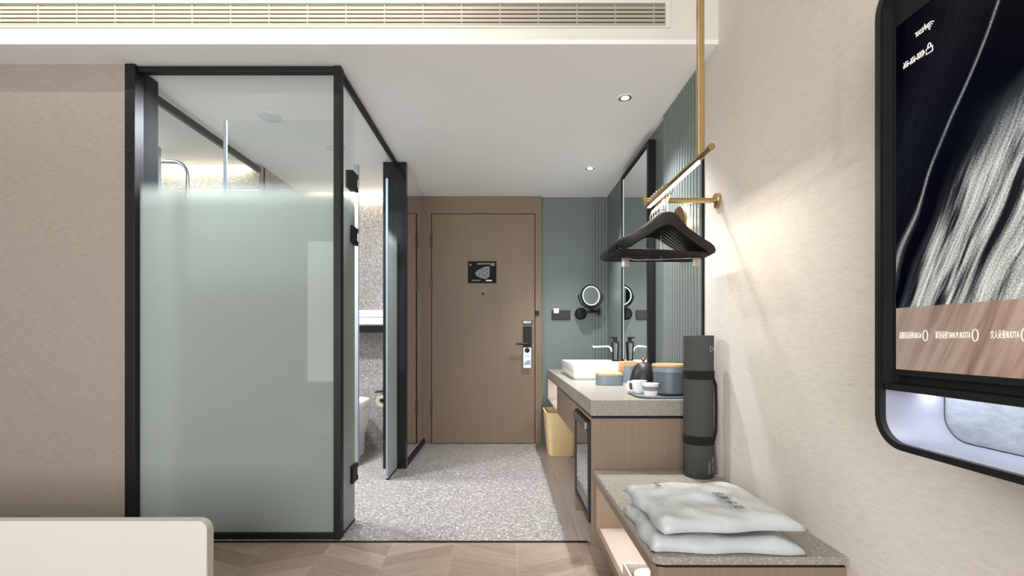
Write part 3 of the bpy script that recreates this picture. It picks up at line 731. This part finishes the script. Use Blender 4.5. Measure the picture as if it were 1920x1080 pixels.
area('bench_shelf_lamp', (.507, 1.68, .318), (0, 0, -1), .015, .66, .8, (1, .95, .92))
# storage box on the shelf
t = thing('slipper_tray', 'open pale wooden box on the lower shelf of the bench', 'box', (.52, 1.55, .096))
sb = MB(); sb.box(.430, .62, 1.45, 1.64, .0965, .102); sb.box(.430, .437, 1.45, 1.64, .102, .15); sb.box(.613, .62, 1.45, 1.64, .102, .15); sb.box(.437, .613, 1.45, 1.457, .102, .15); sb.box(.437, .613, 1.633, 1.64, .102, .15)
sb.build('box_body', 'wood_pale', t)
t = thing('slipper_bag', 'white printed pouch lying in the small wooden box', 'pouch', (.52, 1.54, .103))
MB().loft(rings([(.525, 1.54, .103, .13, .13, .03), (.525, 1.54, .118, .16, .16, .05), (.525, 1.54, .145, .15, .15, .05), (.525, 1.54, .155, .08, .08, .03)])).build('pouch_body', 'bag', t, True)
B(.50, .55, 1.50, 1.503, .1562, .1566).build('printed_line', 'blue_text', t)

# ------------------------------------------------------------------ packages on the bench
def package(name, c, w, d, h, zc, rot, seed, label):
    rnd = random.Random(seed)
    t = thing(name, label, 'package', (c[0], c[1], zc), R(rot), 'sealed white packages on the bench')
    nx, ny = 34, 30
    bm = bmesh.new(); top = {}; bot = {}
    ph = [rnd.random()*6 for _ in range(8)]
    flap = .055
    for i in range(nx+1):
        for j in range(ny+1):
            u, v = i/nx*2-1, j/ny*2-1
            x = u*w/2; y = v*d/2
            # puffed pillow with crisp sealed edge; right end has flat flap
            eu = min(1, (1-u)*w/2/flap) if u > 0 else min(1, (1+u)*w/2/.022)
            ev = min(1, (1-abs(v))*d/2/.03)
            k = (max(0, eu)**.42)*(max(0, ev)**.36)
            wr = (.0036*(1-2*abs(math.sin(x*19+ph[0]+2.2*math.sin(y*13+ph[1]))))+.0028*(1-2*abs(math.sin(y*27+ph[2]+2*math.sin(x*11+ph[3]))))+.0025*math.sin(x*10+y*8+ph[4]))*k
            ex = .006*math.sin(y*36+ph[5])*(abs(u)**6); ey = .006*math.sin(x*30+ph[6])*(abs(v)**6)
            z = h*.5*k + wr
            sag = -.012*(1-k)*(1 if h > .03 else .5)
            top[i, j] = bm.verts.new((x+ex, y+ey, h*.42+z+sag*1.0))
            if i in (0, nx) or j in (0, ny): bot[i, j] = top[i, j]
            else: bot[i, j] = bm.verts.new((x+ex, y+ey, max(.0, h*.42+sag-h*.42*min(1, k*1.2)+abs(wr)*.3)))
    for i in range(nx):
        for j in range(ny):
            bm.faces.new([top[i, j], top[i+1, j], top[i+1, j+1], top[i, j+1]])
            bm.faces.new([bot[i, j+1], bot[i+1, j+1], bot[i+1, j], bot[i, j]])
    bmesh.ops.recalc_face_normals(bm, faces=list(bm.faces))
    me = bpy.data.meshes.new('plastic_bag'); bm.to_mesh(me); bm.free(); me.shade_smooth(); me.materials.append(M['bag'])
    o = bpy.data.objects.new('plastic_bag', me); COL.objects.link(o); o.parent = t
    def tx(nm, body, size, mat, x, y, z):
        q = text_mesh(nm, body, size, mat, .0002, 'LEFT', None, 1.25); q.parent = t; q.location = (x, y, z)
        X = Vector((0, 1, 0)); Y = Vector((1, 0, 0)); Z = X.cross(Y)
        q.rotation_euler = Matrix((X, Y, Z)).transposed().to_euler()
        # wrap the print onto the film
        return q
    zt = h*.92+.0095
    tx('printed_logo', '亚朵酒店', .034, 'dark_text', .045, -d/2+.055, zt)
    tx('printed_caption', 'A T O U R', .015, 'grey_text', .02, -d/2+.06, zt)
    tx('printed_form_line', '——————————', .014, 'grey_text', -w/2+.045, -d/2+.10, zt-.002)
    tx('printed_form_line', '—— —— ——', .014, 'blue_text', -w/2+.065, -d/2+.10, zt-.001)
    tx('printed_mark', '亚朵', .02, 'dark_text', -w/2+.10, d/2-.08, zt-.003)
    return t
package('laundry_package', (.63, 1.425), .43, .33, .042, .3585, -2, 3, 'white sealed plastic package lying directly on the stone bench top')
package('laundry_package', (.645, 1.455), .42, .36, .042, .4115, 3, 9, 'white printed plastic package stacked on top of the other package')

# ------------------------------------------------------------------ rolled mat
t = thing('yoga_mat', 'rolled dark grey yoga mat with black straps standing on the bench', 'yoga mat', (.86, 2.03, .3585))
mcx, mcy, mrad = .858, 2.00, .0625
B_, T_ = .359, .975
mm_ = MB(); mm_.lathe([(.001, B_), (mrad-.004, B_), (mrad, B_+.006), (mrad, T_-.002), (mrad-.002, T_), (mrad-.010, T_), (mrad-.010, T_-.006), (mrad-.018, T_-.004), (mrad-.02, T_), (mrad-.028, T_), (mrad-.028, T_-.01), (.012, T_-.01), (.010, T_), (.001, T_)], (mcx, mcy, 0), 48)
mm_.box(mcx+.0, mcx+.055, mcy-.066, mcy-.0605, B_+.002, T_) if False else None
mm_.build('mat_roll', 'mat', t, True)
for z in (.785, .502):
    s_ = MB().lathe([(mrad+.0003, z), (mrad+.003, z+.002), (mrad+.003, z+.036), (mrad+.0003, z+.038)], (mcx, mcy, 0), 48, 'z', False).build('strap', 'strap', t, True)
MB().tube([(mcx+.045, mcy-.048, .785), (mcx+.062, mcy-.03, .76), (mcx+.066, mcy-.025, .66), (mcx+.063, mcy-.03, .56), (mcx+.045, mcy-.048, .52)], .006).build('carry_strap', 'strap', t, True)
for nm, body, zz, sz, dx in (('printed_brand', 'SMART', .42, .018, .020), ('printed_brand', 'YOGA MAT', .42, .014, .040)):
    yy = mcy-math.sqrt(max(0, mrad**2-dx**2))-.0012
    a = math.atan2(dx, math.sqrt(mrad**2-dx**2))
    text(nm, body, sz, 'mat_text', t, (mcx+dx, yy, .38), (0, 0, 1), (math.cos(a), math.sin(a), 0), ext=.0004)
ring = MB()
for a in range(0, 360, 20):
    pass
text('printed_emblem', '▷', .032, 'mat_text', t, (mcx+.022, mcy-.0597, .915), (math.cos(.36), math.sin(.36), 0), (0, 0, 1))

# ------------------------------------------------------------------ brass clothes rail
t = thing('clothes_rail', 'brass clothes rail with a light strip hung from the ceiling and wall', 'clothes rail', (.64, 1.7, 1.55))
rx, rz = .640, 1.553
MB().tube([(rx, 1.395, rz), (rx, 2.03, rz)], .0105, 20).build('rail', 'brass', t, True)
B(rx-.006, rx+.006, 1.49, 2.0, rz-.0155, rz-.0106).build('light_strip', 'led', t)
MB().box(rx-.010, rx+.010, 1.468, 1.488, rz-.004, 2.748, .002).build('ceiling_post', 'brass', t)
MB().tube([(rx-.025, 2.015, rz+.022), (WX-.012, 2.015, rz+.022)], .0115, 20).build('wall_arm', 'brass', t, True)
MB().lathe([(.001, 0), (.033, 0), (.034, -.003), (.034, -.012), (.031, -.014), (.001, -.014)], (WX-.0005, 2.015, rz+.022), 36, 'x').build('wall_flange', 'brass', t, True)
area('rail_led_lamp', (rx, 1.75, rz-.022), (.35, .1, -1), .5, .012, 2.6, (1, .93, .80)).rotation_euler.rotate_axis('Z', R(0))
bpy.data.objects['rail_led_lamp'].rotation_euler = (0, 0, R(90))

# hangers
def hanger_mesh():
    half = [(0, -.096), (.026, -.097), (.036, -.101), (.050, -.116), (.073, -.140), (.10, -.160), (.13, -.176), (.158, -.190), (.162, -.197), (.168, -.199), (.173, -.196), (.195, -.206), (.213, -.219), (.220, -.234),
            (.215, -.247), (.198, -.254), (.188, -.250), (.165, -.236), (.13, -.216), (.09, -.193), (.05, -.166), (.025, -.148), (0, -.143)]
    left = [(-x, z) for x, z in reversed(half) if x > 0]
    return half+left
HB = hanger_mesh()
def make_hanger():
    t = thing('clothes_hanger', '', 'hanger', (0, 0, 0))
    MB().prism(HB, 'y', -.0075, .0075, .003).build('shoulder_frame', 'black_wood', t, True)
    MB().tube([(-.198, 0, -.250), (.198, 0, -.250)], .0065).build('trouser_bar', 'black_wood', t, True)
    pts = [(0, 0, -.10), (0, 0, -.055), (.006, 0, -.045)]+[(-.0+.024*math.cos(R(a)), 0, -.0085+.024*math.sin(R(a))) for a in range(-60, 191, 20)]
    MB().tube(pts, .0024, 8).build('hook', 'hook_metal', t, True)
    return t
proto = make_hanger()
HN = 8
for i in range(HN):
    if i == 0: h = proto
    else:
        h = proto.copy(); COL.objects.link(h)
        for ch in proto.children:
            c = ch.copy(); COL.objects.link(c); c.parent = h
    y = 1.775+i*.030
    h.location = (rx, y, rz)
    h.rotation_euler = (0, 0, R([15, 12.5, 10, 7.5, 5.5, 3.5, 1.5, 0][i]))
    pos = ['nearest to the camera', 'second from the front', 'third from the front', 'fourth from the front', 'fifth from the front', 'sixth from the front', 'second to last at the back', 'last one next to the wall arm'][i]
    h['label'] = 'black wooden hanger on the brass rail, %s' % pos
    h['category'] = 'hanger'; h['group'] = 'black hangers on the brass rail'
# trouser clip hanger
t = thing('clip_hanger', 'metal clip hanger with two beige clips below the black hangers', 'hanger', (rx, 1.850, rz), 0)
yy = 1.850
MB().tube([(rx-.15, yy, rz-.262), (rx-.10, yy, rz-.270), (rx, yy, rz-.268), (rx+.15, yy, rz-.262)], .0025, 8).build('clip_bar', 'chrome', t, True)
pts = [(rx, yy, rz-.268), (rx, yy, rz-.045), (rx+.006, yy, rz-.04)]+[(rx+.021*math.cos(R(a)), yy, rz-.0075+.021*math.sin(R(a))) for a in range(-60, 181, 20)]
MB().tube(pts, .002, 8).build('hook', 'hook_metal', t, True)
for s_ in (-1, 1):
    x = rx+s_*.145
    cl = MB(); cl.box(x-.014, x+.014, yy-.008, yy-.002, rz-.300, rz-.262, .002); cl.box(x-.014, x+.014, yy+.002, yy+.008, rz-.300, rz-.262, .002); cl.tube([(x-.013, yy, rz-.280), (x+.013, yy, rz-.280)], .005)
    cl.build('clip', plain('clip_beige', '#a8a198', .3, .6), t, True)

# round brass wall lamp
t = thing('wall_lamp', 'round brass disc wall lamp glowing on the ribbed green wall', 'wall lamp', (.92, 2.35, 1.54))
MB().lathe([(.001, 0), (.060, 0), (.060, -.018), (.001, -.018)], (WX-.021, 2.35, 1.54), 40, 'x').build('lamp_base', 'lamp_glow', t)
MB().lathe([(.001, -.020), (.098, -.020), (.100, -.022), (.100, -.028), (.098, -.030), (.001, -.030)], (WX-.021, 2.35, 1.545), 48, 'x').build('lamp_disc', 'brass', t, True)
la = bpy.data.lights.new('wall_lamp_glow', 'POINT'); la.energy = 1.2; la.color = (1, .88, .66); la.shadow_soft_size = .02
# soft ring glow behind the disc
for a in range(0, 360, 60):
    lo = bpy.data.objects.new('wall_lamp_glow', la); COL.objects.link(lo); lo.location = (WX-.034, 2.35+.080*math.cos(R(a)), 1.545+.080*math.sin(R(a)))
la.energy = .5

# ------------------------------------------------------------------ television unit
FX = .800; TY1 = .978; TY0 = -.45; TZ0, TZ1 = .735, 1.712
t = thing('television', 'large wall television in a rounded black surround with a lit shelf', 'television', (.88, .33, .735))
def rr2(y0, y1, z0, z1, r, n=8):
    cy, cz = (y0+y1)/2, (z0+z1)/2
    return rrect(cy, cz, y1-y0, z1-z0, r, n)
outer = rr2(TY0, TY1, TZ0, TZ1, .065); inner = rr2(TY0+.014, TY1-.014, TZ0+.013, TZ1-.014, .052)
bm = bmesh.new()
def ringv(pts, x): return [bm.verts.new((x, p[0], p[1])) for p in pts]
ro0 = ringv(outer, FX); ri0 = ringv(inner, FX); ro1 = ringv(outer, WX-.001); 
n = len(outer)
for k in range(n):
    k2 = (k+1) % n
    bm.faces.new([ro0[k], ro0[k2], ri0[k2], ri0[k]]); bm.faces.new([ro0[k2], ro0[k], ro1[k], ro1[k2]])
ri1 = ringv(inner, FX+.012)
for k in range(n):
    k2 = (k+1) % n; bm.faces.new([ri0[k], ri0[k2], ri1[k2], ri1[k]])
m_ = MB(); m_.join(bm); m_.build('surround', 'black', t, True)
bm = bmesh.new(); a_ = ringv(inner, FX+.012); b_ = ringv(inner, WX-.012)
up_ = bmesh.new(); ua = [up_.verts.new(v.co) for v in a_]; ub = [up_.verts.new(v.co) for v in b_]
for k in range(n):
    k2 = (k+1) % n
    if a_[k].co.z > 1.0 and a_[k2].co.z > 1.0: up_.faces.new([ua[k], ua[k2], ub[k2], ub[k]])
    else: bm.faces.new([a_[k], a_[k2], b_[k2], b_[k]])
m_ = MB(); m_.join(up_); m_.build('upper_lining', 'black', t, True)
m_ = MB(); m_.join(bm); m_.build('inner_lining', 'lavender', t, True)
m_ = MB(); m_.prism(inner, 'x', WX-.013, WX-.004); m_.build('back_panel', 'backing', t)
bm = bmesh.new(); a_ = ringv(inner, WX-.0155); b_ = ringv(rr2(TY0+.016, TY1-.016, TZ0+.015, TZ1-.016, .05), WX-.0155)
for k in range(n):
    k2 = (k+1) % n; bm.faces.new([a_[k], a_[k2], b_[k2], b_[k]])
m_ = MB(); m_.join(bm); m_.build('back_seam', 'black', t)
# screen body
m_ = MB(); 
up = [(p[0], max(p[1], .856)) for p in inner]
m_.box(FX+.034, FX+.075, TY0+.02, TY1-.0145, .868, TZ1-.018)
m_.build('screen_case', 'dark_matte', t)
B(FX+.006, FX+.075, TY0+.0145, TY1-.0145, .854, .867).build('screen_shelf', 'black', t)
sc = B(FX+.026, FX+.034, -.31, .955, .897, 1.615).build('screen', 'tv', t, origin=None)
# re-origin the screen mesh so its object space starts at the far bottom corner
off = Vector((0, .955, .897))-worldloc(t)
for v in sc.data.vertices: v.co -= off
sc.location = off
bz = MB(); bx_ = FX+.024
bz.box(bx_, FX+.034, .955, TY1-.016, .870, TZ1-.02); bz.box(bx_, FX+.034, -.31, .955, .885, .897); bz.box(bx_, FX+.034, -.31, .955, 1.615, TZ1-.03)
bz.box(FX+.003, FX+.034, TY1-.0175, TY1-.0142, .867, 1.66)
bz.build('screen_bezel', 'dark_matte', t)
SX = FX+.0252
def tvtext(nm, body, size, y, z, wd): return text(nm, body, size, 'tv_text', t, (SX, y, z), (0, 1, 0), (0, 0, 1), width=wd)
tvtext('screen_text', 'Atour', .021, .886, 1.571, .024)
tvtext('screen_text', '4000-606-606', .019, .889, 1.523, .048)
# wifi mark and padlock
wf = MB()
for r_ in (.004, .008, .012):
    pts = [(SX, .879+r_*math.sin(R(a)), 1.562+r_*math.cos(R(a))) for a in range(-45, 46, 15)]
    wf.tube(pts, .0009, 6)
wf.tube([(SX, .879, 1.5605), (SX, .879, 1.5625)], .0012, 6)
wf.build('screen_wifi_mark', 'tv_text', t)
lk = MB(); zz = 1.516
lk.tube([(SX, .873, zz), (SX, .886, zz), (SX, .886, zz+.010), (SX, .873, zz+.010), (SX, .873, zz)], .0009, 6)
lk.tube([(SX, .8765, zz+.010), (SX, .8765, zz+.016), (SX, .8795, zz+.019), (SX, .8825, zz+.016), (SX, .8825, zz+.010)], .0009, 6)
lk.build('screen_padlock_mark', 'tv_text', t)
for body, y, wd in (('ATOUR亚朵人文', .726, .043), ('ATOUR PLANET亚朵星球', .802, .065), ('ACARD亚朵会员权益', .896, .050)):
    tvtext('screen_text', body, .0155, y, .967, wd)
    c_ = MB(); c_.tube([(SX, y-.008+.005*math.cos(R(a)), .967+.0105*math.sin(R(a))) for a in range(0, 361, 20)], .0008, 6)
    c_.build('screen_ring_mark', 'tv_text', t)
area('tv_shelf_lamp', (FX+.105, .33, .852), (0, 0, -1), .03, 1.4, 1.7, (.84, .88, 1))
B(FX+.10, FX+.115, -.40, .94, .849, .8535).build('shelf_light_strip', mk_emit('shelf_led', (.85, .9, 1), 2), t)

# ------------------------------------------------------------------ cream panel at the lower left
t = thing('low_panel', 'cream low panel with a rounded corner at the bottom left', 'panel', (-1.9, 1.52, 0))
pts = [(-2.9, .0), (-.983, .0), (-.983, .323)]+[(-.983-.034+.034*math.cos(R(a)), .323+.034*math.sin(R(a))) for a in (15, 30, 45, 60, 75, 90)]+[(-2.9, .357)]
MB().prism(pts, 'y', 1.50, 1.535, .004).build('panel_board', 'cream', t)
